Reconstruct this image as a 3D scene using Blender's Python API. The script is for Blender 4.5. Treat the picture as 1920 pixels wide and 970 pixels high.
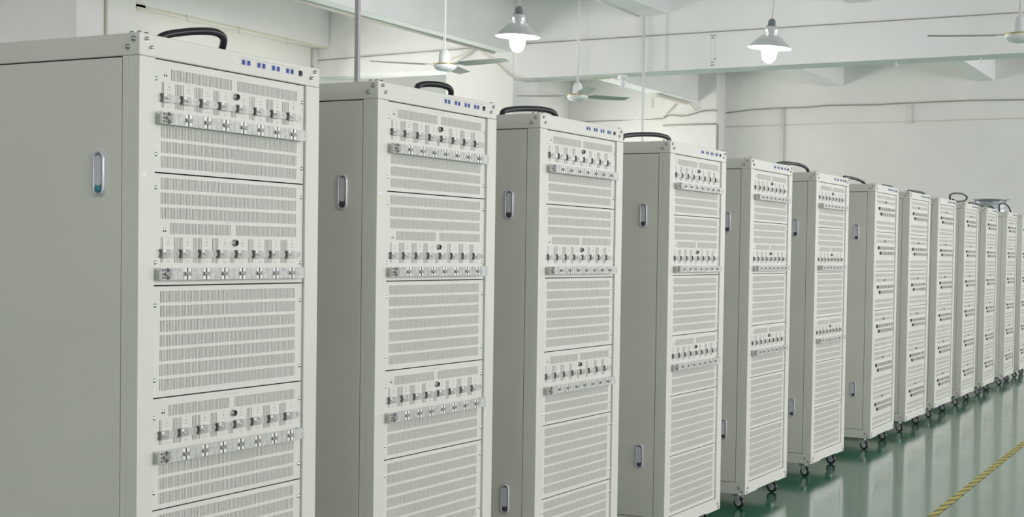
import bpy, math, random
from mathutils import Matrix, Vector
random.seed(4)
for o in list(bpy.data.objects):
    bpy.data.objects.remove(o)
C = bpy.context.scene.collection
EYE = 1.1055            # camera height above the floor

# ------------------------------------------------------------------ camera
YAW, PITCH, ROLL = map(math.radians, (-28.2412, -1.700, 0.826))
fd = Vector((math.sin(YAW)*math.cos(PITCH), math.cos(YAW)*math.cos(PITCH), math.sin(PITCH)))
rt = Vector((math.cos(YAW), -math.sin(YAW), 0)); up = rt.cross(fd)
rt2 = rt*math.cos(ROLL) + up*math.sin(ROLL); up2 = -rt*math.sin(ROLL) + up*math.cos(ROLL)
cd = bpy.data.cameras.new('camera'); cam = bpy.data.objects.new('camera', cd); C.objects.link(cam)
cam.matrix_world = Matrix(((rt2.x, up2.x, -fd.x, 0), (rt2.y, up2.y, -fd.y, 0), (rt2.z, up2.z, -fd.z, EYE), (0, 0, 0, 1)))
cd.sensor_width = 36; cd.sensor_fit = 'HORIZONTAL'; cd.lens = 36*2686.7/1920
cd.shift_y = (553.77-485)/1920
cd.clip_start = .05; cd.clip_end = 200
bpy.context.scene.camera = cam

# ------------------------------------------------------------------ world, light, exposure
w = bpy.data.worlds.new('world'); bpy.context.scene.world = w; w.use_nodes = True
w.node_tree.nodes['Background'].inputs[0].default_value = (.92, .95, 1, 1)
w.node_tree.nodes['Background'].inputs[1].default_value = 1.0
vs = bpy.context.scene.view_settings
vs.view_transform = 'Standard'; vs.look = 'None'; vs.gamma = 1; vs.use_curve_mapping = False
vs.exposure = 0.0

def area(name, loc, direction, sx, sy, power, col=(1, 1, 1)):
    l = bpy.data.lights.new(name, 'AREA'); l.shape = 'RECTANGLE'; l.size = sx; l.size_y = sy
    l.energy = power; l.color = col
    o = bpy.data.objects.new(name, l); C.objects.link(o); o.location = loc
    o.rotation_euler = Vector(direction).to_track_quat('-Z', 'Y').to_euler()
    return o
XR = 4.6                # right-hand (window) wall
RWIN = [(-1.6, 1.2), (2.2, 5.0), (6.0, 8.8), (9.8, 12.6), (15.8, 18.6), (19.2, 21.6)]
for i, (y0, y1) in enumerate(RWIN):
    area('window_daylight', (XR+.25, (y0+y1)/2, 2.1), (-1, 0, -.10), y1-y0, 2.0, 133 if i < 4 else 190, (1, .950, .965))
LWIN = [(11.9, 14.6), (15.9, 18.5), (19.2, 21.6)]
for i, (y0, y1) in enumerate(LWIN):
    area('window_daylight', (-11.35, (y0+y1)/2, 1.8), (1, 0, 0), y1-y0, 1.3, (175, 105, 150)[i], (1, .965, .91))
area('window_daylight', (-2.2, -4.6, 2.0), (0, 1, 0), 5.0, 1.8, 85, (1, .955, .94))  # unseen source behind the camera, added for more daylight
area('window_daylight', (-13.75, 7.0, 2.0), (1, 0, .05), 4.0, 1.8, 135, (1, .96, .95))  # unseen source added to brighten the near left column
area('tube_light', (-10.80, 13.2, 2.93), (-1, 0, .45), 2.8, .06, 8, (1, .93, .78))  # unseen light added to brighten the upper left wall

# ------------------------------------------------------------------ materials
def mat(name, col, rough=.5, metal=0, spec=.5, noise=0, nscale=8, bump=0, bscale=200, emit=None, estr=0, alpha=1, trans=0, coat=0):
    m = bpy.data.materials.new(name); m.use_nodes = True
    nt = m.node_tree; b = nt.nodes['Principled BSDF']
    b.inputs['Base Color'].default_value = (*col, 1); b.inputs['Roughness'].default_value = rough
    b.inputs['Metallic'].default_value = metal; b.inputs['Specular IOR Level'].default_value = spec
    b.inputs['Transmission Weight'].default_value = trans; b.inputs['Coat Weight'].default_value = coat
    b.inputs['Alpha'].default_value = alpha
    tc = nt.nodes.new('ShaderNodeTexCoord')
    if noise:
        n = nt.nodes.new('ShaderNodeTexNoise'); n.inputs['Scale'].default_value = nscale; n.inputs['Detail'].default_value = 5
        nt.links.new(tc.outputs['Object'], n.inputs['Vector'])
        r = nt.nodes.new('ShaderNodeMapRange'); r.inputs[1].default_value = .3; r.inputs[2].default_value = .7
        r.inputs[3].default_value = 1-noise; r.inputs[4].default_value = 1+noise
        nt.links.new(n.outputs[0], r.inputs[0])
        v = nt.nodes.new('ShaderNodeVectorMath'); v.operation = 'SCALE'; v.inputs[0].default_value = col
        nt.links.new(r.outputs[0], v.inputs['Scale']); nt.links.new(v.outputs[0], b.inputs['Base Color'])
    if bump:
        n = nt.nodes.new('ShaderNodeTexNoise'); n.inputs['Scale'].default_value = bscale; n.inputs['Detail'].default_value = 3
        nt.links.new(tc.outputs['Object'], n.inputs['Vector'])
        bp = nt.nodes.new('ShaderNodeBump'); bp.inputs['Strength'].default_value = bump; bp.inputs['Distance'].default_value = .01
        nt.links.new(n.outputs[0], bp.inputs['Height']); nt.links.new(bp.outputs[0], b.inputs['Normal'])
    if emit:
        b.inputs['Emission Color'].default_value = (*emit, 1); b.inputs['Emission Strength'].default_value = estr
    return m
M = dict(
    paint=mat('cabinet_paint', (.71, .705, .65), .42, noise=.025, nscale=3, bump=.04, bscale=900),
    panel=mat('panel_paint', (.72, .72, .665), .45, noise=.02, nscale=4),
    dark=mat('dark_gap', (.04, .04, .036), .8),
    vent=mat('vent_inside', (.12, .12, .11), .8),
    steel=mat('steel', (.50, .50, .48), .3, 1),
    chrome=mat('chrome', (.82, .83, .85), .12, 1),
    clipmetal=mat('clip_metal', (.39, .39, .37), .35, .1),
    brass=mat('clip_bronze', (.47, .44, .39), .5, .1),
    acrylic=mat('acrylic', (.66, .67, .65), .15, alpha=.45, noise=.14, nscale=90),
    acrylic2=mat('acrylic_cover', (.70, .71, .69), .22, alpha=.62, noise=.16, nscale=110, bump=.2, bscale=120),
    clear=mat('clear_end', (.75, .75, .73), .1, alpha=.22),
    pad=mat('white_pad', (.84, .84, .80), .4),
    black=mat('black_plastic', (.02, .02, .022), .45),
    rubber=mat('black_rubber', (.018, .018, .02), .38),
    hose=mat('black_hose', (.012, .012, .016), .35),
    blue=mat('blue_plastic', (.008, .045, .33), .4),
    teal=mat('turquoise_plastic', (.03, .25, .33), .35),
    lock=mat('lock_dark', (.07, .07, .08), .4, .5),
    jaw=mat('clip_jaw', (.17, .165, .155), .5, .1),
    clamp=mat('clamp_metal', (.27, .27, .255), .4, .1), zinc=mat('zinc', (.68, .68, .70), .25, .55),
    recess=mat('handle_recess', (.30, .30, .33), .4, 0),
    lever=mat('handle_lever', (.60, .61, .66), .45, 0),
    handle=mat('handle_metal', (.68, .69, .74), .3, .3),
    sticker=mat('sticker', (.86, .88, .92), .5),
    print=mat('print_ink', (.42, .43, .42), .6),
    hub=mat('wheel_hub', (.66, .67, .69), .3, .1),
    wall=mat('wall_paint', (.83, .82, .80), .75, noise=.03, nscale=1.2, bump=.05, bscale=60),
    wall2=mat('ceiling_paint', (.87, .865, .865), .8, noise=.03, nscale=1.5, bump=.04, bscale=50),
    pvc=mat('white_pvc', (.80, .79, .74), .45),
    cord=mat('grey_cord', (.38, .355, .31), .6),
    oldcord=mat('cream_conduit', (.72, .69, .60), .5),
    polegrey=mat('pole_grey', (.62, .60, .63), .4),
    fan=mat('fan_white', (.84, .84, .86), .3),
    blade=mat('fan_blade', (.42, .45, .42), .4, .1),
    goldring=mat('fan_gold', (.75, .62, .25), .25, .9),
    shade=mat('lamp_shade', (.70, .71, .71), .4, .15),
    shadein=mat('lamp_shade_inside', (.92, .92, .92), .3),
    cap=mat('lamp_socket', (.22, .25, .28), .5),
    bulb=mat('bulb', (1, 1, 1), .3, emit=(1, .99, 1), estr=60),
    alu=mat('aluminium_duct', (.56, .56, .60), .28, .75, noise=.05, nscale=5),
    frame=mat('window_frame', (.75, .76, .76), .4, .3),
    stain=mat('old_mark', (.28, .27, .25), .8),
    floorwhite=mat('speck', (.8, .8, .8), .5),
)
def glass_mat():
    m = bpy.data.materials.new('window_glass'); m.use_nodes = True; nt = m.node_tree
    nt.nodes.remove(nt.nodes['Principled BSDF']); out = nt.nodes['Material Output']
    t = nt.nodes.new('ShaderNodeBsdfTransparent'); g = nt.nodes.new('ShaderNodeBsdfGlossy'); g.inputs['Roughness'].default_value = .03
    mx = nt.nodes.new('ShaderNodeMixShader'); mx.inputs[0].default_value = .07
    nt.links.new(t.outputs[0], mx.inputs[1]); nt.links.new(g.outputs[0], mx.inputs[2]); nt.links.new(mx.outputs[0], out.inputs[0])
    return m
M['glass'] = glass_mat()
def floor_mat():
    m = bpy.data.materials.new('green_epoxy'); m.use_nodes = True; nt = m.node_tree; b = nt.nodes['Principled BSDF']
    tc = nt.nodes.new('ShaderNodeTexCoord')
    n = nt.nodes.new('ShaderNodeTexNoise'); n.inputs['Scale'].default_value = 2.2; n.inputs['Detail'].default_value = 8
    nt.links.new(tc.outputs['Object'], n.inputs['Vector'])
    cr = nt.nodes.new('ShaderNodeValToRGB')
    cr.color_ramp.elements[0].position = .3; cr.color_ramp.elements[0].color = (.016, .150, .085, 1)
    cr.color_ramp.elements[1].position = .75; cr.color_ramp.elements[1].color = (.032, .205, .125, 1)
    nt.links.new(n.outputs[0], cr.inputs[0]); nt.links.new(cr.outputs[0], b.inputs['Base Color'])
    n2 = nt.nodes.new('ShaderNodeTexNoise'); n2.inputs['Scale'].default_value = 5; n2.inputs['Detail'].default_value = 6
    nt.links.new(tc.outputs['Object'], n2.inputs['Vector'])
    mr = nt.nodes.new('ShaderNodeMapRange'); mr.inputs[1].default_value = .3; mr.inputs[2].default_value = .7
    mr.inputs[3].default_value = .12; mr.inputs[4].default_value = .20
    nt.links.new(n2.outputs[0], mr.inputs[0]); nt.links.new(mr.outputs[0], b.inputs['Roughness'])
    b.inputs['Specular IOR Level'].default_value = .65; b.inputs['Coat Weight'].default_value = .65; b.inputs['Coat Roughness'].default_value = .11; b.inputs['Coat IOR'].default_value = 1.5
    n3 = nt.nodes.new('ShaderNodeTexNoise'); n3.inputs['Scale'].default_value = 1.6; n3.inputs['Detail'].default_value = 2
    nt.links.new(tc.outputs['Object'], n3.inputs['Vector'])
    bp = nt.nodes.new('ShaderNodeBump'); bp.inputs['Strength'].default_value = .06; bp.inputs['Distance'].default_value = .02
    nt.links.new(n3.outputs[0], bp.inputs['Height']); nt.links.new(bp.outputs[0], b.inputs['Normal'])
    return m
M['floor'] = floor_mat()
def tape_mat():
    m = bpy.data.materials.new('hazard_tape'); m.use_nodes = True; nt = m.node_tree; b = nt.nodes['Principled BSDF']
    tc = nt.nodes.new('ShaderNodeTexCoord'); sx = nt.nodes.new('ShaderNodeSeparateXYZ'); nt.links.new(tc.outputs['Object'], sx.inputs[0])
    ad = nt.nodes.new('ShaderNodeMath'); ad.operation = 'MULTIPLY_ADD'; ad.inputs[1].default_value = -2.2
    nt.links.new(sx.outputs[0], ad.inputs[0]); nt.links.new(sx.outputs[1], ad.inputs[2])
    fr = nt.nodes.new('ShaderNodeMath'); fr.operation = 'MULTIPLY'; fr.inputs[1].default_value = 1/.155
    nt.links.new(ad.outputs[0], fr.inputs[0])
    f2 = nt.nodes.new('ShaderNodeMath'); f2.operation = 'FRACT'; nt.links.new(fr.outputs[0], f2.inputs[0])
    gt = nt.nodes.new('ShaderNodeMath'); gt.operation = 'GREATER_THAN'; gt.inputs[1].default_value = .62; nt.links.new(f2.outputs[0], gt.inputs[0])
    mx = nt.nodes.new('ShaderNodeMix'); mx.data_type = 'RGBA'
    mx.inputs[6].default_value = (.62, .50, .08, 1); mx.inputs[7].default_value = (.15, .16, .08, 1)
    nt.links.new(gt.outputs[0], mx.inputs[0]); nt.links.new(mx.outputs[2], b.inputs['Base Color'])
    b.inputs['Roughness'].default_value = .45
    return m
M['tape'] = tape_mat()

# ------------------------------------------------------------------ mesh helpers
class MB:
    def __init__(s): s.v = []; s.f = []; s.mi = []; s.ms = []; s.sm = []
    def slot(s, m):
        m = M[m]
        if m not in s.ms: s.ms.append(m)
        return s.ms.index(m)
    def quad(s, pts, m, smooth=False):
        n = len(s.v); s.v += [tuple(p) for p in pts]; s.f.append(tuple(range(n, n+len(pts)))); s.mi.append(s.slot(m)); s.sm.append(smooth)
    def box(s, x0, x1, y0, y1, z0, z1, m, skip=''):
        n = len(s.v)
        s.v += [(x, y, z) for x in (x0, x1) for y in (y0, y1) for z in (z0, z1)]
        fs = dict(l=(0, 1, 3, 2), r=(4, 6, 7, 5), f=(0, 4, 5, 1), b=(2, 3, 7, 6), d=(0, 2, 6, 4), u=(1, 5, 7, 3))
        for k, f in fs.items():
            if k in skip: continue
            s.f.append(tuple(n+i for i in f)); s.mi.append(s.slot(m)); s.sm.append(False)
    def ring_surface(s, rings, m, closed=True, caps=True, smooth=True):
        n = len(s.v); k = len(rings[0])
        for r in rings: s.v += [tuple(p) for p in r]
        for i in range(len(rings)-1):
            for j in range(k if closed else k-1):
                a = n+i*k+j; b = n+i*k+(j+1) % k
                s.f.append((a, b, b+k, a+k)); s.mi.append(s.slot(m)); s.sm.append(smooth)
        if caps:
            s.f.append(tuple(n+j for j in reversed(range(k)))); s.mi.append(s.slot(m)); s.sm.append(False)
            e = n+(len(rings)-1)*k
            s.f.append(tuple(e+j for j in range(k))); s.mi.append(s.slot(m)); s.sm.append(False)
    def lathe(s, prof, m, c=(0, 0, 0), axis='z', n=24, caps=False, smooth=True):
        rings = []
        for r, h in prof:
            ring = []
            for i in range(n):
                a = 2*math.pi*i/n; u, v = r*math.cos(a), r*math.sin(a)
                p = {'z': (u, v, h), 'x': (h, u, v), 'y': (v, h, u)}[axis]
                ring.append((p[0]+c[0], p[1]+c[1], p[2]+c[2]))
            rings.append(ring)
        s.ring_surface(rings, m, caps=caps, smooth=smooth)
    def tube(s, pts, r, m, n=8, caps=True):
        pts = [Vector(p) for p in pts]; rings = []
        t0 = (pts[1]-pts[0]).normalized(); ref = Vector((0, 0, 1)) if abs(t0.z) < .9 else Vector((1, 0, 0))
        for i, p in enumerate(pts):
            t = (pts[min(i+1, len(pts)-1)]-pts[max(i-1, 0)]).normalized()
            a = ref.cross(t).normalized(); b = t.cross(a); ref = b.cross(t) if False else ref - t*ref.dot(t)
            ref.normalize()
            rings.append([p + a*(r*math.cos(2*math.pi*j/n)) + b*(r*math.sin(2*math.pi*j/n)) for j in range(n)])
        s.ring_surface(rings, m, caps=caps)
    def prism_x(s, poly, x0, x1, m):       # polygon in (y,z), extruded along x
        s.ring_surface([[(x0, y, z) for y, z in poly], [(x1, y, z) for y, z in poly]], m, smooth=False)
    def build(s, name, parent=None, loc=(0, 0, 0), rz=0, bevel=0):
        me = bpy.data.meshes.new(name); me.from_pydata(s.v, [], s.f)
        for m in s.ms: me.materials.append(m)
        for p, mi, sm in zip(me.polygons, s.mi, s.sm): p.material_index = mi; p.use_smooth = sm
        me.update()
        o = bpy.data.objects.new(name, me); C.objects.link(o); o.location = loc; o.rotation_euler = (0, 0, rz)
        if parent: o.parent = parent
        if bevel:
            b = o.modifiers.new('bevel', 'BEVEL'); b.width = bevel; b.segments = 2; b.limit_method = 'ANGLE'
        return o
def tag(o, label=None, cat=None, group=None, kind=None):
    if label: o['label'] = label
    if cat: o['category'] = cat
    if group: o['group'] = group
    if kind: o['kind'] = kind
    return o
def empty(name, loc, rz=0):
    o = bpy.data.objects.new(name, None); C.objects.link(o); o.location = loc; o.rotation_euler = (0, 0, rz); o.empty_display_size = .1
    return o
def struct(name, mb, **k):
    return tag(mb.build(name, **k), kind='structure')
def inst(src, name, parent, loc):          # another object on the same mesh
    o = bpy.data.objects.new(name, src.data); C.objects.link(o); o.parent = parent; o.location = loc
    return o
def copy_tree(o, parent=None):
    c = o.copy(); C.objects.link(c)
    if parent: c.parent = parent
    for ch in list(o.children): copy_tree(ch, c)
    return c
def spline(pts, k=6):                       # Catmull-Rom
    P = [Vector(p) for p in pts]; P = [P[0]*2-P[1]]+P+[P[-1]*2-P[-2]]; out = []
    for i in range(1, len(P)-2):
        for j in range(k):
            t = j/k; a, b, c, d = P[i-1], P[i], P[i+1], P[i+2]
            out.append(.5*((2*b)+(c-a)*t+(2*a-5*b+4*c-d)*t*t+(3*b-a-3*c+d)*t**3))
    out.append(P[-2]); return out

# ------------------------------------------------------------------ the room
E0 = EYE
YN, YF = -4.0, 22.3; XL, XLN = -10.92, -13.2
H_SLAB = 4.15; YB, YB2 = 15.0, 15.38
b = MB(); b.box(XLN-.3, XR+.1, YN-.2, YF+.3, -.1, 0, 'floor'); struct('floor', b)
b = MB(); b.box(XLN-.3, XR+.3, YN-.2, YF+.3, H_SLAB, H_SLAB+.15, 'wall2'); struct('ceiling', b)
b = MB(); b.box(XLN, XR+.2, YF, YF+.25, 0, H_SLAB, 'wall'); struct('wall_far', b)
def wall_with_windows(name, x0, x1, y0, y1, wins, z0, z1):
    b = MB(); ys = [y0]
    for a, c in wins: ys += [a, c]
    ys.append(y1)
    for i in range(0, len(ys), 2): b.box(x0, x1, ys[i], ys[i+1], 0, H_SLAB, 'wall')
    for a, c in wins:
        b.box(x0, x1, a, c, 0, z0, 'wall'); b.box(x0, x1, a, c, z1, H_SLAB, 'wall')
    return struct(name, b)
wall_with_windows('wall_right', XR, XR+.2, YN, YF, RWIN, 1.0, 3.2)
wall_with_windows('wall_left', XL-.2, XL, 11.5, YF, LWIN, 1.0, 2.55)
wall_with_windows('wall_near_left', XLN-.2, XLN, YN, 10.7, [(5.0, 9.0)], 1.0, 3.0)
b = MB(); b.box(-10.79, -10.73, 11.8, 14.6, 2.89, 2.97, 'pvc'); b.box(XL, -10.79, 12.3, 12.34, 2.88, 2.90, 'pvc'); b.box(XL, -10.79, 14.1, 14.14, 2.88, 2.90, 'pvc'); struct('trim_31', b)  # made-up housing for the added light, hidden behind the cabinets
b = MB()
b.box(XLN, -4.7, YN-.2, YN, 0, H_SLAB, 'wall'); b.box(.3, XR+.2, YN-.2, YN, 0, H_SLAB, 'wall')
b.box(-4.7, .3, YN-.2, YN, 0, 1.05, 'wall'); b.box(-4.7, .3, YN-.2, YN, 2.95, H_SLAB, 'wall'); struct('wall_back', b)
wn = 0
def window(y0, y1, z0, z1, x, axis='y'):
    global wn; wn += 1
    f = MB(); t = .05
    def bx(a0, a1, c0, c1, m, th=.03):
        if axis == 'y': f_.box(x-th, x+th, a0, a1, c0, c1, m)
        else: f_.box(a0, a1, x-th, x+th, c0, c1, m)
    f_ = f
    bx(y0, y1, z0, z0+t, 'frame'); bx(y0, y1, z1-t, z1, 'frame'); bx(y0, y0+t, z0, z1, 'frame'); bx(y1-t, y1, z0, z1, 'frame')
    n = max(2, round((y1-y0)/.9))
    for i in range(1, n): yy = y0+(y1-y0)*i/n; bx(yy-.02, yy+.02, z0, z1, 'frame')
    o = struct('window_%d' % wn, f)
    f_ = MB(); bx(y0+t, y1-t, z0+t, z1-t, 'glass', .003); f_.build('pane', parent=o)
for y0, y1 in RWIN: window(y0, y1, 1.0, 3.2, XR+.1)
for y0, y1 in LWIN: window(y0, y1, 1.0, 2.55, XL-.1)
window(5.0, 9.0, 1.0, 3.0, XLN-.1)  # out of view, added to go with the near left column light
window(-4.7, .3, 1.05, 2.95, YN-.1, 'x')  # out of view behind the camera, added to supply daylight
# columns and beams
def sbox(name, *a, m='wall2', bevel=.006):
    b = MB(); b.box(*a, m); return struct(name, b, bevel=bevel)
sbox('trim_1', XLN, -10.75, 10.67, 11.52, 0, H_SLAB, m='wall')                 # near left column
sbox('trim_2', -9.01, -8.08, 15.0, 15.62, 0, E0+2.37, m='wall')                # middle column
sbox('trim_3', -9.0, -8.08, 21.9, YF, 0, H_SLAB, m='wall')                     # far column
sbox('trim_4', -8.08, XR, YB, YB2, E0+2.06, H_SLAB)                            # cross beam over the right bays
sbox('trim_5', XL-.2, -8.08, YB+.001, YB2, E0+2.205, H_SLAB)                   # cross beam over the left bay
sbox('trim_6', -8.285, -8.075, YN, YB, E0+2.37, H_SLAB)                        # long beam near
sbox('trim_7', -10.95, -10.75, 11.52, YB, E0+2.57, H_SLAB)                     # beam along the left wall
sbox('trim_8', -8.65, -8.395, YB2, 21.9, E0+2.478, H_SLAB)                     # long beam far
sbox('trim_9', XL-.1, XL+.035, YB2, YF, E0+2.69, H_SLAB)
k = 10
for x0, x1, z in ((-6.45, -6.13, 2.69), (-4.1, -3.85, 2.67), (-1.85, -1.6, 2.67), (.6, .85, 2.67), (2.9, 3.15, 2.67)):
    sbox('trim_%d' % k, x0, x1, YN, YB, E0+z, H_SLAB); k += 1
    sbox('trim_%d' % k, x0, x1, YB2, YF, E0+z, H_SLAB); k += 1
sbox('trim_%d' % k, XLN, XR, 7.0, 7.35, E0+2.9, H_SLAB); k += 1

# conduits and cables on the structure
def line(name, pts, r, m, label, cat, n=6, group=None):
    b = MB(); b.tube(pts, r, m, n=n); return tag(b.build(name), label, cat, group)
def zz(p): return (p[0], p[1], E0+p[2])
line('conduit', [zz((XL+.02, YB-.012, 2.417)), zz((-8.3, YB-.012, 2.455)), zz((-8.0, YB-.012, 2.462)), zz((XR, YB-.012, 2.458))], .006, 'cord', 'thin grey cord running the whole length of the wide ceiling cross beam', 'cord')
b = MB(); b.box(-10.79, -10.745, 11.53, 14.95, E0+2.55, E0+2.575, 'oldcord'); b.box(-10.79, -10.745, 11.53, 11.66, E0+2.53, E0+2.60, 'oldcord')
for y in (12.3, 13.2, 14.1): b.box(-10.74, -10.735, y, y+.02, E0+2.50, E0+2.58, 'oldcord')
tag(b.build('conduit'), 'cream cable conduit along the lower edge of the ceiling beam at upper left', 'conduit')
line('conduit', [(XL+.02, 14.86, E0+2.55), (XL+.02, 14.86, 1.0)], .013, 'oldcord', 'thin cream vertical conduit in the corner at the end of the upper left wall', 'conduit')
line('conduit', [(-8.285, 10.6, E0+2.355), (-8.285, 14.9, E0+2.36)], .014, 'oldcord', 'cream conduit under the long beam above the second cabinet', 'conduit')
line('conduit', [(-10.735, 11.07, 0.1), (-10.735, 11.07, H_SLAB)], .017, 'oldcord', 'beige vertical pipe on the white column at upper left', 'pipe')
line('conduit', [zz((-8.62, YB-.03, 2.41)), zz((-8.95, YB-.03, 2.28))], .025, 'pvc', 'short white slanting duct left of the column top behind the first ceiling fan', 'conduit')
line('wire', [zz((-8.56, YB-.012, 2.437)), zz((-8.32, YB-.012, 2.26)), zz((-8.12, YB-.012, 2.09)), zz((-8.0, YB-.02, 2.045)), zz((-7.5, YB2-.1, 2.045)), zz((-6.95, YB2-.08, 2.05))], .008, 'oldcord', 'thin wire slanting down across the column top beside the left pendant lamp', 'wire')
line('pipe', [(-6.40, YB-.03, E0+2.75), (-6.40, YB-.03, 0)], .013, 'fan', 'thin white vertical pipe dropping from the cross beam behind the fourth cabinet', 'pipe')
line('cable', [(x, YF-.02, E0+z) for x, z in ((-8.05, 2.33), (-7.6, 2.365), (-7.177, 2.375), (-6.7, 2.37), (-6.396, 2.388), (-5.6, 2.372), (-5.148, 2.38), (-4.2, 2.385), (-3.431, 2.366), (-1, 2.37), (2, 2.37), (XR, 2.37))], .010, 'cord', 'sagging dark cable running along the top of the far wall', 'cable')
line('conduit', [(-8.05, YF-.01, E0+2.103), (-3.4, YF-.01, E0+2.096), (XR, YF-.01, E0+2.09)], .007, 'oldcord', 'thin pale conduit low on the far wall under the sagging cable', 'conduit')
line('conduit', [(-7.10, YF-.02, E0+2.36), (-7.10, YF-.02, .8)], .02, 'pvc', 'white vertical conduit on the far wall behind the fifth cabinet', 'conduit')
line('conduit', [(-5.08, YF-.02, E0+2.352), (-5.08, YF-.02, E0+2.06)], .016, 'pvc', 'short white vertical conduit on the far wall between cable and thin conduit', 'conduit')
line('conduit', [(-9.0, 21.89, E0+2.116), (-8.07, 21.89, E0+2.116), (-8.055, 21.92, E0+2.1), (-8.055, 21.92, .6)], .012, 'cord', 'grey conduit crossing the far column and turning down its right edge', 'conduit')
line('cable', spline([(-11.0, YF-.02, E0+2.262), (-9.16, YF-.02, E0+2.268), (-8.98, 21.88, E0+2.24), (-8.87, 21.88, E0+2.28), (-8.6, 21.88, E0+2.262), (-8.3, 21.88, E0+2.328), (-8.05, 21.88, E0+2.33)]), .010, 'cord', 'thin grey cable looping across the far column from the left wall', 'cable')
line('conduit', [(-9.02, 21.88, E0+2.24), (-8.76, 21.88, E0+2.465)], .016, 'oldcord', 'cream slanting conduit on the far column under the beam', 'conduit')
line('conduit', [(-8.56, 21.87, E0+2.466), (-8.50, 21.87, E0+2.43), (-8.42, 21.87, E0+2.345)], .014, 'oldcord', 'short bent cream conduit at the right of the far column top', 'conduit')
b = MB(); b.box(-8.60, -8.53, 20.5, 21.8, E0+2.435, E0+2.478, 'oldcord'); b.box(-8.62, -8.51, 20.42, 20.5, E0+2.41, E0+2.478, 'pvc'); b.box(-8.60, -8.58, 20.45, 20.48, E0+2.26, E0+2.41, 'oldcord')
tag(b.build('light_batten'), 'unlit cream light batten under the beam by the far column', 'light')
b = MB(); b.lathe([(.055, 0), (.055, -.035), (.03, -.045), (.022, -.08), (.03, -.09), (.03, -.11), (.015, -.12), (.018, -.15), (0.001, -.155)], 'fan', n=20)
tag(b.build('smoke_detector', loc=(-6.75, 15.19, E0+2.06)), 'small white ceiling fitting hanging under the cross beam between two fan rods', 'detector')
for i, (x, l) in enumerate(((-3.637, 'tiny white hook under the cross beam, right of the right pendant lamp'), (-2.777, 'tiny white hook under the cross beam near the right fan'))):
    b = MB(); b.tube(spline([(0, 0, 0), (0, 0, -.02), (.012, 0, -.032), (.0, 0, -.045)], 4), .007, 'fan', n=6); tag(b.build('ceiling_hook', loc=(x, 15.24, E0+2.06)), l, 'hook')
# leftover marks on the beam face
b = MB()
for x, z in ((-5.613, 2.424), (-5.585, 2.424), (-5.56, 2.424), (-5.60, 2.40), (-5.585, 2.40), (-5.572, 2.165), (-5.556, 2.165), (-5.60, 2.13), (-5.585, 2.13), (-5.61, 2.098), (-5.595, 2.098), (-5.58, 2.1)):
    b.box(x-.006, x+.006, YB-.003, YB, E0+z-.006, E0+z+.006, 'stain')
b.box(-5.565, -5.561, YB-.002, YB, E0+2.18, E0+2.40, 'oldcord'); b.box(-5.612, -5.609, YB-.002, YB, E0+2.15, E0+2.40, 'oldcord')
tag(b.build('trim_30'), kind='structure')
b = MB(); b.box(-6.142, -6.136, YB-.008, YB, E0+2.07, E0+2.69, 'pvc'); tag(b.build('conduit'), 'very thin white strip running down the cross beam face left of the dark marks', 'conduit')
line('conduit', [(-6.47, 12.6, E0+2.68), (-6.47, 14.97, E0+2.69)], .013, 'fan', 'cream conduit along the small ceiling beam at the top centre', 'conduit')

# square pole
t = empty('support_pole', (-5.5, 8.0, 0), math.radians(-8))
b = MB(); b.box(-.016, .016, -.012, .012, .006, E0+2.899, 'polegrey'); b.build('post', parent=t)
b = MB(); b.box(-.05, .05, -.05, .05, 0, .006, 'steel'); b.build('foot_plate', parent=t)
tag(t, 'grey square pole from floor to ceiling behind the first two cabinets', 'pole')

# floor tape
b = MB()
for i in range(24):
    y0, y1 = 3+i*.8, 3+(i+1)*.8
    xf = lambda y: -1.294-.0185*(y-6.2)
    b.quad([(xf(y0)-.019, y0, .0012), (xf(y0)+.019, y0, .0012), (xf(y1)+.019, y1, .0012), (xf(y1)-.019, y1, .0012)], 'tape')
tag(b.build('floor_tape'), 'yellow and black striped hazard tape on the green floor', 'tape')

# ------------------------------------------------------------------ pendant lamps
def pendant(loc, tilt, axis, label, on=True):
    t = empty('pendant_lamp', loc)
    t.rotation_euler = Matrix.Rotation(tilt, 4, axis).to_euler()
    b = MB()
    prof = [(.200, -.0), (.196, .006), (.150, .050), (.105, .094), (.066, .125), (.062, .13), (.060, .175), (.050, .195)]
    b.lathe(prof, 'shade', n=40)
    b.lathe([(r-.004, h+(.0 if i < 6 else -.002)) for i, (r, h) in enumerate(prof)], 'shadein', n=40)
    b.lathe([(.200, 0), (.196, 0)], 'shadein', n=40)
    b.build('lamp_shade', parent=t)
    b = MB()
    for i in range(4):
        a = i*math.pi/2-.38
        b.lathe([(.0001, .0), (.0065, .0005), (.0065, -.004)], 'bulb', c=(0, 0, 0), axis='x', n=10)
        # move the last lathe to the neck wall
        for q in range(len(b.v)-30, len(b.v)):
            x, y, z = b.v[q]; x += .063
            b.v[q] = (x*math.cos(a)-y*math.sin(a), x*math.sin(a)+y*math.cos(a), z+.155)
    b.build('vent_hole', parent=t)  # glowing discs stand in for bulb light showing through the neck
    b = MB(); b.lathe([(.051, .19), (.051, .2), (.034, .203), (.034, .243), (.022, .262), (.006, .268)], 'cap', n=20, caps=True); b.build('socket', parent=t)
    b = MB(); b.tube([(0, 0, .262), (0, 0, .262+H_SLAB-loc[2]-.27)], .006, 'pvc', n=6); b.build('cord', parent=t)
    b = MB(); b.lathe([(.001, -.138), (.03, -.130), (.056, -.104), (.070, -.055), (.070, .0), (.055, .05), (.03, .1), (.018, .19)], 'bulb', n=20); b.build('bulb', parent=t)  # bulb oversized, its shape takes in the glare around it
    tag(t, label, 'lamp', 'pendant lamps hanging from the ceiling')
    return t
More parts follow.
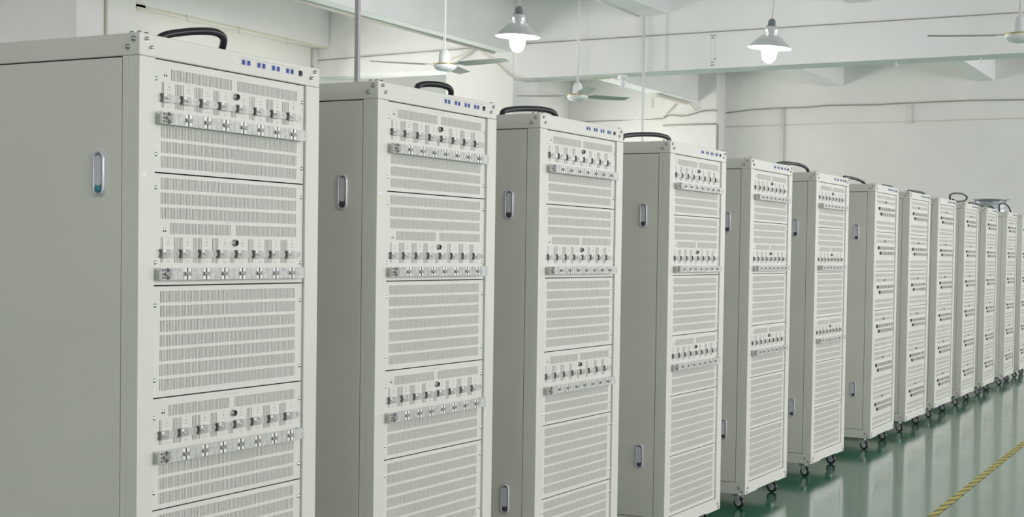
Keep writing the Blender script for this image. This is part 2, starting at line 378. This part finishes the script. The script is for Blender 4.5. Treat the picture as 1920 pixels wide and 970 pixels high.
def lampglow(p, power):
    l = bpy.data.lights.new('lamp_light', 'POINT'); l.energy = power; l.shadow_soft_size = .07; l.color = (1, .99, .98)
    o = bpy.data.objects.new('lamp_light', l); C.objects.link(o); o.location = (p[0], p[1], p[2]-.22)
for p, ti, ax, lb in (((-5.98, 11.17, E0+1.90), .045, 'Y', 'lit pendant lamp with flared metal shade, left of the two, above the third cabinet'),
                      ((-4.185, 12.70, E0+1.905), .075, 'Y', 'lit pendant lamp with flared metal shade, right of the two, tilted, above the fifth cabinet')):
    pendant(p, ti, ax, lb); lampglow(p, 22)

# ------------------------------------------------------------------ ceiling fans
def fan(loc, ang, label, ps=1.45, th=.0016):
    t = empty('ceiling_fan', loc)
    b = MB(); b.lathe([(.0001, -.055), (.05, -.053), (.085, -.04), (.112, -.022), (.118, -.008), (.118, .006), (.10, .018), (.052, .024)], 'fan', n=36)
    b.lathe([(.0525, .02), (.055, .03), (.055, .085), (.048, .125), (.030, .150), (.013, .158)], 'fan', n=28); b.build('motor_housing', parent=t)
    b = MB(); b.lathe([(.1185, .004), (.121, .008), (.112, .016), (.100, .0195)], 'goldring', n=36); b.build('trim_ring', parent=t)
    b = MB(); b.tube([(0, 0, .15), (0, 0, H_SLAB-loc[2]-.05)], .0125, 'fan', n=12); b.build('down_rod', parent=t)
    b = MB(); b.lathe([(.05, -.05), (.045, -.02), (.02, .0)], 'fan', n=16); b.build('canopy', parent=t, loc=(0, 0, H_SLAB-loc[2]-.002))
    for a in ang:
        b = MB(); bl = MB()
        rings = []
        for r, w, tw, dz in ((.10, .035, -.05, .012), (.16, .04, -.14, .012), (.20, .11, -.17, .010), (.35, .125, -.16, .012), (.55, .12, -.15, .016), (.66, .112, -.14, .02), (.70, .105, -.14, .022)):
            tw *= ps; c, s_ = math.cos(tw), math.sin(tw); hw = w/2
            rings.append([(r, -hw*c+th*s_, dz-hw*s_-th), (r, hw*c+th*s_, dz+hw*s_-th), (r, hw*c-th*s_, dz+hw*s_+th), (r, -hw*c-th*s_, dz-hw*s_+th)])
        bl.ring_surface(rings, 'blade', smooth=False)
        o = bl.build('blade', parent=t, rz=math.radians(a))
    tag(t, label, 'fan', 'white three-blade ceiling fans')
    return t
fan((-7.0, 11.62, E0+1.75), (-3, 217, 104), 'white ceiling fan on a thick rod above the second cabinet')
fan((-6.94, 14.39, E0+1.745), (62, -52, 190), 'farther white ceiling fan between the two pendant lamps')
fan((-1.875, 11.90, E0+1.77), (191, 311, 71), 'white ceiling fan cut off by the right edge of the picture', ps=.45, th=.003)

# ------------------------------------------------------------------ equipment cabinets
# local axes of a cabinet: x = out of the front face, y = along the row, z = up
W, HB, D, Z0 = .60, 1.4548, .80, .072
TOP = 1.4103; PIT = .22672
REC = -.006
def capsule(cy, cz, hw, hh, n=8):
    pts = []
    for i in range(n+1): a = math.pi*i/n; pts.append((cy+hw*math.cos(a), cz+hh-hw+hw*math.sin(a)))
    for i in range(n+1): a = math.pi+math.pi*i/n; pts.append((cy+hw*math.cos(a), cz-hh+hw+hw*math.sin(a)))
    return pts
def vent_panel(b, rows, verts, zb=-PIT+.0014, zt=-.0014, s0=.0475, s1=.5475):
    """front sheet of a module with real slots; z measured down from the module top"""
    xf, xb, xd = REC, REC-.003, REC-.008
    b.box(xd-.004, xd, s0, s1, zb, zt, 'vent', skip='l')                 # dark back plate
    segs = [(-r[0], -r[1], r[2]) for r in rows] + [(-v[0], -v[1], v[2]) for v in verts]
    zs = sorted({zb, zt} | {q for s in segs for q in s[:2]})
    for za, zc in zip(zs[:-1], zs[1:]):
        mid = (za+zc)/2; ops = []
        for t0, t1, o in segs:
            if t1 < mid < t0: ops += o
        ops = sorted(ops); y = s0
        for a, c in ops:
            b.box(xb, xf, y, a, za, zc, 'panel', skip='l'); y = c
            n = max(1, round((c-a-.002)/.0045)); p = (c-a-.0020)/n
            for i in range(n):
                q = a+.0020+i*p
                b.box(xb, xf, q, q+p-.0020, za, zc, 'panel', skip='lud')
        b.box(xb, xf, y, s1, za, zc, 'panel', skip='l')
def dot(b, s, z, r, m, x=REC+.0004, n=10):
    b.lathe([(r, -.001), (r, 0), (.0001, .0001)], m, c=(x, s, z), axis='x', n=n)

# shared small sub-parts (built once, then other objects use the same mesh)
def mesh_of(mb, name):
    me = bpy.data.meshes.new(name); me.from_pydata(mb.v, [], mb.f)
    for m in mb.ms: me.materials.append(m)
    for p, mi, sm in zip(me.polygons, mb.mi, mb.sm): p.material_index = mi; p.use_smooth = sm
    me.update(); return me
def put(me, name, parent, loc):
    o = bpy.data.objects.new(name, me); C.objects.link(o); o.parent = parent; o.location = loc; return o
b = MB(); b.lathe([(.0050, 0), (.0050, .0006), (.0044, .0018), (.0030, .0032), (.0001, .0036)], 'chrome', axis='x', n=14); S_SCREW = mesh_of(b, 'screw')
b = MB(); b.lathe([(.0062, 0), (.0062, .001)], 'steel', axis='x', n=14); b.lathe([(.0062, .001), (.004, .0012)], 'steel', axis='x', n=14)
b.lathe([(.0042, .001), (.0042, .0045), (.003, .005), (.0026, .003), (.0001, .003)], 'steel', axis='x', n=12); S_BOLT = mesh_of(b, 'bolt')
b = MB(); b.lathe([(.0078, 0), (.0078, .002), (.0066, .003), (.0066, .006), (.0060, .0072)], 'steel', axis='x', n=18)
b.lathe([(.0060, .0072), (.0046, .0068), (.0044, .0035), (.0001, .0035)], 'black', axis='x', n=18)
S_CONN = mesh_of(b, 'connector')
# clear test clip: acrylic block, metal plate, dark jaws, bolt
b = MB()
b.box(0, .006, .0130, .0370, -.0075, .0075, 'acrylic', skip='l'); b.box(.006, .0062, .016, .0172, -.0072, .0072, 'pad'); b.box(.006, .0062, .0245, .0255, -.0072, .0072, 'pad')
b.box(0, .0065, -.0098, .0130, -.0086, .0086, 'clipmetal'); b.box(.0065, .0070, -.0085, -.0010, .0025, .0080, 'pad')
for s_ in (-1, 1):
    b.prism_x([(-.0138, s_*.0082), (-.0098, s_*.0086), (-.0075, s_*.0012), (-.0112, s_*.0005)], .001, .0068, 'jaw')
b.box(0, .004, .0370, .0430, -.004, .004, 'acrylic')
b.lathe([(.0024, .0065), (.0024, .0095), (.0015, .0105), (.0001, .0108)], 'chrome', c=(0, 0, 0), axis='x', n=12)
S_CLIP = mesh_of(b, 'test_clip')
# clamp on the terminal strip
b = MB()
b.box(0, .001, -.0016, .0016, -.0120, .0120, 'black'); b.box(.0008, .0030, -.0085, .0085, -.0036, .0036, 'clamp')
b.box(.0030, .0040, -.0085, -.0035, -.0032, .0005, 'jaw')
b.lathe([(.0014, .0030), (.0014, .0050), (.0001, .0053)], 'chrome', c=(0, -.0068, 0), axis='x', n=8)
S_CLAMP = mesh_of(b, 'strip_clamp')
# terminal strip
b = MB(); s0, s1 = .0495, .529; zh = .0124; xf = .0145-REC
b.box(xf-.006, xf-.002, s0+.0003, s1, -zh+.001, zh-.001, 'pad'); b.box(xf-.0025, xf, s0, s1+.006, -zh, zh, 'acrylic2')
b.box(0, xf, s0-.001, s0, -zh, zh, 'clear'); b.box(0, xf+.0005, s1-.002, s1, -zh, zh, 'acrylic')
CROSS = [.0691+.0588*i for i in range(8)]
for i, c in enumerate(CROSS):
    for sy in (-1, 1):
        for sz in (-1, 1):
            if i == 0:
                continue
            b.box(xf, xf+.0006, *sorted((c+sy*.0018, c+sy*.0100)), *sorted((sz*.0040, sz*.0115)), 'pad')
    a0 = c+.013
    for q in range(2 if i < 7 else 1):
        b.box(xf, xf+.0004, a0+q*.017, a0+q*.017+.012, -zh+.001, zh-.001, 'acrylic2')
    if i == 0:
        for q in range(3):
            for z in (-.0075, 0, .0075):
                y = s0+.006+q*.0095
                b.box(xf, xf+.0008, y-.0031, y+.0031, z-.0025, z+.0025, 'jaw')
S_STRIP = mesh_of(b, 'terminal_strip')
# bronze clip (cabinets further back)
def bclip(first):
    b = MB(); b.box(0, .007, -.010, .020, -.0088, .0088, 'brass')
    b.prism_x([(-.018, .0088), (-.010, .0088), (-.006, 0), (-.010, -.0088), (-.018, -.0088)], 0, .0085, 'lock' if first else 'brass')
    b.box(.007, .0078, -.006, .004, -.0065, .0065, 'clipmetal'); b.box(0, .006, .020, .032, -.0065, .0065, 'clipmetal')
    b.lathe([(.0024, .0078), (.0024, .0105), (.0001, .011)], 'chrome', axis='x', n=8)
    return mesh_of(b, 'bronze_clip')
S_BFIRST, S_BCLIP = bclip(True), bclip(False)
b = MB(); dot(b, 0, 0, .0022, 'black', x=0); S_LED = mesh_of(b, 'indicator')

SC_S = (.0585, .5395)
ROWS = lambda o, ks, op: [(o+.0297*k, o+.0297*k+.0232, op) for k in ks]
FULL = [(.070, .521)]; SPLIT = [(.098, .289), (.308, .522)]; TICK = [(.070, .3035), (.3065, .521)]
VV = [(.0705, .0765), (.1110, .1362), (.170, .195), (.2292, .2487), (.350, .367), (.408, .432), (.466, .490)]
VMID = [(.288, .303)]
def module(kind, parent, k):
    nm = {'A1': 'test_module', 'A2': 'test_module', 'V1': 'vent_module', 'V3': 'vent_module', 'B': 'test_module'}[kind]
    b = MB()
    if kind == 'A1':
        vent_panel(b, [(.0165, .0392, SPLIT)]+ROWS(.0145, (4, 5, 6), FULL), [(.045, .074, VV), (.074, .096, sorted(VV+VMID))])
        clip, strip, conn, led = .0762, .1179, .0515, .031
    elif kind == 'A2':
        vent_panel(b, ROWS(.0095, (0,), TICK)+ROWS(.0095, (1, 2), FULL)+[(.0998, .1222, SPLIT)], [(.1290, .159, VV), (.159, .181, sorted(VV+VMID))])
        clip, strip, conn, led = .1616, .2028, .138, .1165
    elif kind in ('V1', 'V3'):
        ks = (1, 2, 3, 4, 5, 6) if kind == 'V1' else (0, 1, 3, 4, 5, 6)
        vent_panel(b, ROWS(.0110, ks, FULL)+ROWS(.0110, (0,) if kind == 'V1' else (2,), TICK), [])
    else:
        vent_panel(b, [(.0150, .0340, [(.066, .53)]), (.0440, .0620, [(.075, .262), (.296, .522)]), (.163, .182, [(.066, .53)]), (.191, .210, [(.066, .53)])], [])
    if kind in ('A1', 'A2'):
        for i in range(8):
            s = .0925+.0594*i
            dot(b, s, -clip+.0235, .0018, 'print'); b.box(REC, REC+.0002, s-.0006, s+.0006, -clip+.029, -clip+.032, 'print')
            for q in range(4): b.box(REC, REC+.0002, s-.006+q*.003, s-.0045+q*.003, -clip+.0165, -clip+.0180, 'print')
            for q in range(4): b.box(REC, REC+.0002, s-.006+q*.003, s-.0045+q*.003, -clip-.0175, -clip-.0160, 'print')
        for q in range(12): b.box(REC, REC+.0002, .27+q*.0045, .2725+q*.0045, -led+.0215, -led+.0225, 'print')
        for s in (.0785, .0848): b.box(REC, REC+.0002, s-.0008, s+.0008, -led+.005, -led+.0075, 'print')
    o = b.build(nm, parent=parent, loc=(0, 0, Z0+TOP-PIT*k))
    for s in (.0540, .5405):
        for z in ((.0395, .1905) if kind != 'A2' else (.030, .180)):
            put(S_SCREW, 'screw', o, (REC, s, -z))
    if kind in ('A1', 'A2'):
        for i in range(8): put(S_CLIP, 'test_clip', o, (REC, .0790+.0594*i, -clip))
        put(S_STRIP, 'terminal_strip', o, (REC, 0, -strip))
        for c in CROSS: put(S_CLAMP, 'strip_clamp', o, (.0145, c, -strip))
        put(S_CONN, 'connector', o, (REC, .3025, -conn))
        for s in (.0785, .0848): put(S_LED, 'indicator', o, (REC, s, -led))
    if kind == 'B':
        put(S_CONN, 'connector', o, (REC, .2775, -.0515))
        for i in range(8):
            me = S_BFIRST if i == 0 else S_BCLIP
            put(me, 'bronze_clip', o, (REC, .132+.0515*i, -.0915)); put(me, 'bronze_clip', o, (REC, .180+.0490*i, -.1220))
    return o
def caster(parent, cx, cy, ang, wid):
    b = MB()   # plate + swivel cone + fork
    b.box(-.024, .024, -.02, .02, .0685, .072, 'steel')
    b.lathe([(.021, .0685), (.019, .061), (.012, .052)], 'zinc', n=18)
    tr = .014
    for s_ in (-1, 1):
        y0, y1 = sorted((s_*.0105, s_*.0125))
        poly = [(.020, .062), (-.018, .062), (-tr-.010, .030), (-tr-.008, .017), (-tr+.004, .015), (-tr+.010, .026)]
        b.ring_surface([[(-x, y0, z) for x, z in poly], [(-x, y1, z) for x, z in poly]], 'zinc', smooth=False)
    b.box(-.020, .018, -.0125, .0125, .058, .062, 'zinc')
    f = b.build('caster', parent=parent, loc=(cx, cy, 0), rz=ang)
    b = MB(); b.lathe([(.015, -.0085), (.0235, -.008), (.025, -.004), (.025, .004), (.0235, .008), (.015, .0085)], 'rubber', c=(tr, 0, .0252), axis='y', n=28)
    b.lathe([(.015, -.0085), (.012, -.0075), (.006, -.0078), (.005, -.0095), (.0001, -.0095)], 'hub', c=(tr, 0, .0252), axis='y', n=24)
    b.lathe([(.015, .0085), (.012, .0075), (.006, .0078), (.005, .0095), (.0001, .0095)], 'hub', c=(tr, 0, .0252), axis='y', n=24)
    b.build('wheel', parent=f)
    return f
def side_handle(parent, y, nrm, zc, lockmat='lock'):
    """oval swing handle on the side door; nrm=-1 for the near side"""
    b = MB(); x = -.1025
    def cap(hw, hh, cz, d0, d1, m, inner=None):
        P = [(px, pz) for px, pz in capsule(x, cz, hw, hh)]
        r0 = [(px, y+nrm*d0, pz) for px, pz in P]; r1 = [(px, y+nrm*d1, pz) for px, pz in P]
        if inner:
            Q = capsule(x, cz, hw-inner, hh-inner)
            b.ring_surface([r0, r1, [(px, y+nrm*(d1+.001), pz) for px, pz in Q], [(px, y+nrm*(d0+.002), pz) for px, pz in Q]], m, caps=False)
            b.quad([(px, y+nrm*(d0+.002), pz) for px, pz in Q], 'recess')
        else: b.ring_surface([r0, r1], m, smooth=False)
    cap(.0145, .0455, zc, 0, .0065, 'handle', inner=.004)
    cap(.0088, .0305, zc+.0055, .002, .0060, 'lever')
    o = b.build('handle', parent=parent)
    b = MB(); b.lathe([(.0065, nrm*.002), (.0065, nrm*.0075), (.0045, nrm*.0085), (.0001, nrm*.0085)], lockmat, c=(x, y, zc-.030), axis='y', n=16)
    b.build('lock', parent=parent)
    return o

def make_cabinet(kind):
    t = empty('equipment_cabinet', (0, 0, 0))
    z0, z1 = Z0, Z0+HB; zs = z1-.0445; zf = z0+.049
    b = MB()                                             # carcass
    b.box(-.030, 0, 0, .0455, zf, zs, 'paint'); b.box(-.030, 0, .5495, W, zf, zs, 'paint')      # front posts
    for y0, y1 in ((0, .012), (W-.012, W)):
        b.box(-.0445, -.030, y0, y1, zf, zs, 'paint'); b.box(-D, -D+.0445, y0, y1, zf, zs, 'paint')
    b.box(-D, -D+.012, .012, W-.012, zf, zs, 'paint')
    b.box(-D+.02, -.02, .0062, W-.0062, zf, zs, 'dark')
    b.build('frame', parent=t, bevel=.0012)
    b = MB(); b.box(-D, 0, 0, W, zs+.0004, z1, 'paint')
    h = b.build('header_panel', parent=t, bevel=.0022)
    b = MB()                                             # printed marks on the header
    for q in range(40):
        if q % 10 == 9: continue
        y = .305+q*.0056
        b.box(0, .0002, y, y+.0036, z1-.0105, z1-.0090, 'print')
    b.build('printed_marks', parent=h)
    for y in (.3200, .3375, .3730, .3900, .4250, .4420, .4765, .4930):
        b = MB(); b.box(0, .0006, y-.0068, y+.0068, z1-.0262, z1-.0126, 'panel')
        b.box(.0006, .0014, y-.0050, y+.0050, z1-.0248, z1-.0142, 'blue'); b.box(.0014, .0022, y-.0012, y+.0022, z1-.0225, z1-.0165, 'blue')
        b.build('socket', parent=h)
    b = MB(); b.box(0, .0025, .5195, .5305, z1-.0255, z1-.0140, 'black'); b.box(.0025, .0042, .5215, .5285, z1-.0205, z1-.0150, 'black'); b.build('switch', parent=h)
    b = MB()
    pts = [(0, z0), (.163, z0), (.168, z0+.004), (.441, z0+.004), (.446, z0), (W, z0), (W, zf), (0, zf)]
    b.prism_x(pts, -.018, 0, 'paint'); b.box(-D, -.018, 0, .018, z0, zf, 'paint'); b.box(-D, -.018, W-.018, W, z0, zf, 'paint'); b.box(-D, -D+.018, .018, W-.018, z0, zf, 'paint')
    b.box(-D+.018, -.018, .018, W-.018, z0+.004, z0+.008, 'paint')
    ft = b.build('base_panel', parent=t, bevel=.001)
    for par, sgn, zb in ((h, -1, z1), (ft, 1, z0)):
        for s, z in ((.0196, .0105), (.0332, .0262)):
            for y in (s, W-s): put(S_BOLT, 'bolt', par, (0, y, zb+sgn*z))
        for dx, z in ((-.0152, .0118), (-.0303, .0270)):
            for y, r in ((0, -math.pi/2), (W, math.pi/2)):
                o = put(S_BOLT, 'bolt', par, (dx, y, zb+sgn*z)); o.rotation_euler = (0, 0, r)
    for dx, y in ((-.012, .012), (-.012, W-.012), (-.030, .010), (-.012, .032)):
        o = put(S_BOLT, 'bolt', h, (dx, y, z1)); o.rotation_euler = (0, -math.pi/2, 0)
    for y0, y1, nrm, yy in ((.0008, .006, -1, .0008), (W-.006, W-.0008, 1, W-.0008)):
        b = MB(); b.box(-D+.0465, -.0465, y0, y1, zf+.002, zs-.002, 'paint'); d = b.build('side_door', parent=t, bevel=.0012)
        for zc in (Z0+1.1795, Z0+.2783): side_handle(d, yy, nrm, zc)
    kinds = ('A1', 'A2', 'V3', 'A1', 'V1', 'V1') if kind == 'A' else ('B',)*6
    for k, q in enumerate(kinds): module(q, t, k)
    b = MB(); b.box(0, .0003, .010, .022, z1-.280, z1-.275, 'sticker')
    b.build('sticker', parent=t)
    for cx, cy, a in ((-.062, .071, -.25), (-.070, .560, -.1), (-D+.06, .075, .5), (-D+.06, .54, 2.9)): caster(t, cx, cy, a, 0)
    return t
POS = [(-1.9802, 2.1330, -.00670), (-1.9815, 2.9745, .00672), (-1.9772, 3.8464, .01232), (-1.9984, 4.9389, .00234), (-2.0213, 5.9193, -.00542), (-2.0438, 6.9765, .00366),
       (-2.0470, 8.1559, -.01529), (-2.0738, 9.1306, .00065), (-2.0921, 10.0690, -.00042), (-2.0984, 11.0383, -.01713), (-2.1137, 12.0106, -.02062), (-2.1296, 13.0969, -.01686), (-2.1430, 14.02, -.018)]
WHERE = ['nearest the camera, with a turquoise lock on its handle', 'second from the camera, short hose arch on top',
         'third from the camera, long low hose over its corner', 'fourth from the camera, flat hose bow on top',
         'fifth from the camera, no hose on top', 'sixth from the camera, last with white clip strips',
         'seventh from the camera, first with bronze clips', 'eighth from the camera, with bronze clips', 'ninth from the camera, just left of the looped cable',
         'tenth from the camera, carrying the looped cable', 'eleventh from the camera, left before the round duct',
         'twelfth from the camera, right before the round duct', 'farthest, cut by the right picture edge']
protoA = make_cabinet('A'); protoB = make_cabinet('B')
cabs = []
for i, (x, y, wv) in enumerate(POS):
    o = protoA if i == 0 else protoB if i == 6 else copy_tree(protoA if i < 6 else protoB)
    o.location = (x, y, 0); o.rotation_euler = (0, 0, -wv)
    tag(o, 'cream cabinet on casters, '+WHERE[i], 'cabinet', 'row of cream equipment cabinets')
    cabs.append(o)
# the turquoise lock on the first cabinet's upper near handle
for d in cabs[0].children:
    if d.name.startswith('side_door'):
        for l in d.children:
            if l.name.startswith('lock') and l.parent is d and l.data.vertices[0].co.z > 1 and l.data.vertices[0].co.y < .1:
                l.data = l.data.copy(); l.data.materials[0] = M['teal']; l['label'] = 'turquoise lock'
        
# black hoses on the cabinet tops: (cabinet, depth behind the front, [(s, height above the top)])
HOSE = [(1, .2, .0088, [(.285, .0), (.290, .028), (.313, .048), (.351, .060), (.396, .069), (.442, .073), (.476, .067), (.497, .056), (.510, .040), (.517, .018), (.519, .0)], 'thick black hose arching over the top of the nearest cabinet'),
        (2, .15, .0085, [(.415, .0), (.438, .034), (.460, .046), (.489, .052), (.524, .052), (.552, .046), (.570, .032), (.578, .0)], 'black hose in a short arch on the second cabinet'),
        (3, .25, .0095, [(.205, .0), (.240, .034), (.292, .047), (.374, .058), (.455, .063), (.515, .060), (.555, .045), (.570, .0)], 'black hose in a long low arch on the third cabinet'),
        (4, .2, .009, [(.012, .012), (.030, .022), (.102, .033), (.197, .044), (.297, .051), (.378, .050), (.434, .044), (.470, .030), (.485, .0)], 'black hose lying in a flat bow on the fourth cabinet'),
        (6, .2, .0085, [(.016, .0), (.021, .040), (.098, .054), (.208, .060), (.331, .059), (.416, .047), (.460, .028), (.475, .0)], 'black hose arching on the sixth cabinet'),
        (7, .2, .0085, [(.100, .0), (.126, .045), (.230, .050), (.349, .050), (.444, .040), (.487, .025), (.50, .0)], 'black hose arching on the seventh cabinet'),
        (8, .2, .008, [(.110, .0), (.156, .044), (.296, .050), (.408, .044), (.450, .0)], 'black hose just showing above the eighth cabinet'),
        (9, .2, .008, [(.016, .0), (.020, .045), (.177, .053), (.322, .053), (.430, .044), (.46, .0)], 'black hose bowed on the ninth cabinet'),
        (10, .1, .007, [(.016, .0), (.018, .035), (.05, .060), (.176, .079), (.399, .083), (.537, .062), (.441, .031), (.237, .019), (.14, .030)], 'thin black cable coiled in an open loop on the tenth cabinet'),
        (11, .13, .007, [(.03, .0), (.038, .036), (.252, .044), (.44, .040), (.57, .03), (.58, .0)], 'thin black cable bowed low on the eleventh cabinet'),
        (12, .2, .007, [(.020, .0), (.022, .05), (.205, .072), (.401, .065), (.476, .042), (.49, .0)], 'thin black cable in a small arch on the twelfth cabinet'),
        (13, .20, .007, [(.02, .0), (.025, .06), (.09, .105), (.26, .118), (.43, .09), (.50, .045), (.51, .0)], 'thin black cable in a tall arch, farthest one, before the round metal duct')]
for n, dep, r, pts, lb in HOSE:
    x, y, wv = POS[n-1]; dv = Vector((math.sin(wv), math.cos(wv), 0)); nv = Vector((math.cos(wv), -math.sin(wv), 0))
    P = [Vector((x, y, Z0+HB))+dv*s-nv*(dep+.02*math.sin(i*.9))+Vector((0, 0, max(z, .001))) for i, (s, z) in enumerate(pts)]
    b = MB(); b.tube(spline(P), r, 'hose', n=10)
    tag(b.build('power_hose'), lb, 'hose', 'black hoses on the cabinet tops')

# round metal duct standing beyond the row
t = empty('metal_duct', (-3.125, 18.0, 0))
b = MB(); b.lathe([(.186, 0), (.186, 1.55), (.190, 1.556), (.190, 1.566), (.186, 1.572), (.186, 1.735), (.190, 1.742), (.190, 1.752), (.186, 1.758), (.186, 1.83), (.182, 1.83), (.182, 1.0)], 'alu', n=48); b.build('duct_body', parent=t)
b = MB(); b.lathe([(.186, 1.822), (.216, 1.826), (.216, 1.832), (.183, 1.833)], 'alu', n=48); b.build('flange', parent=t)
for i in range(8):
    a = i*math.pi/4+.3; b = MB(); b.lathe([(.008, 0), (.006, .004), (.0001, .005)], 'steel', axis='x', n=8)
    o = b.build('rivet', parent=t, loc=(.186*math.cos(a), .186*math.sin(a), 1.79), rz=a)
tag(t, 'round silver metal duct with a flanged top behind the far cabinets', 'duct')
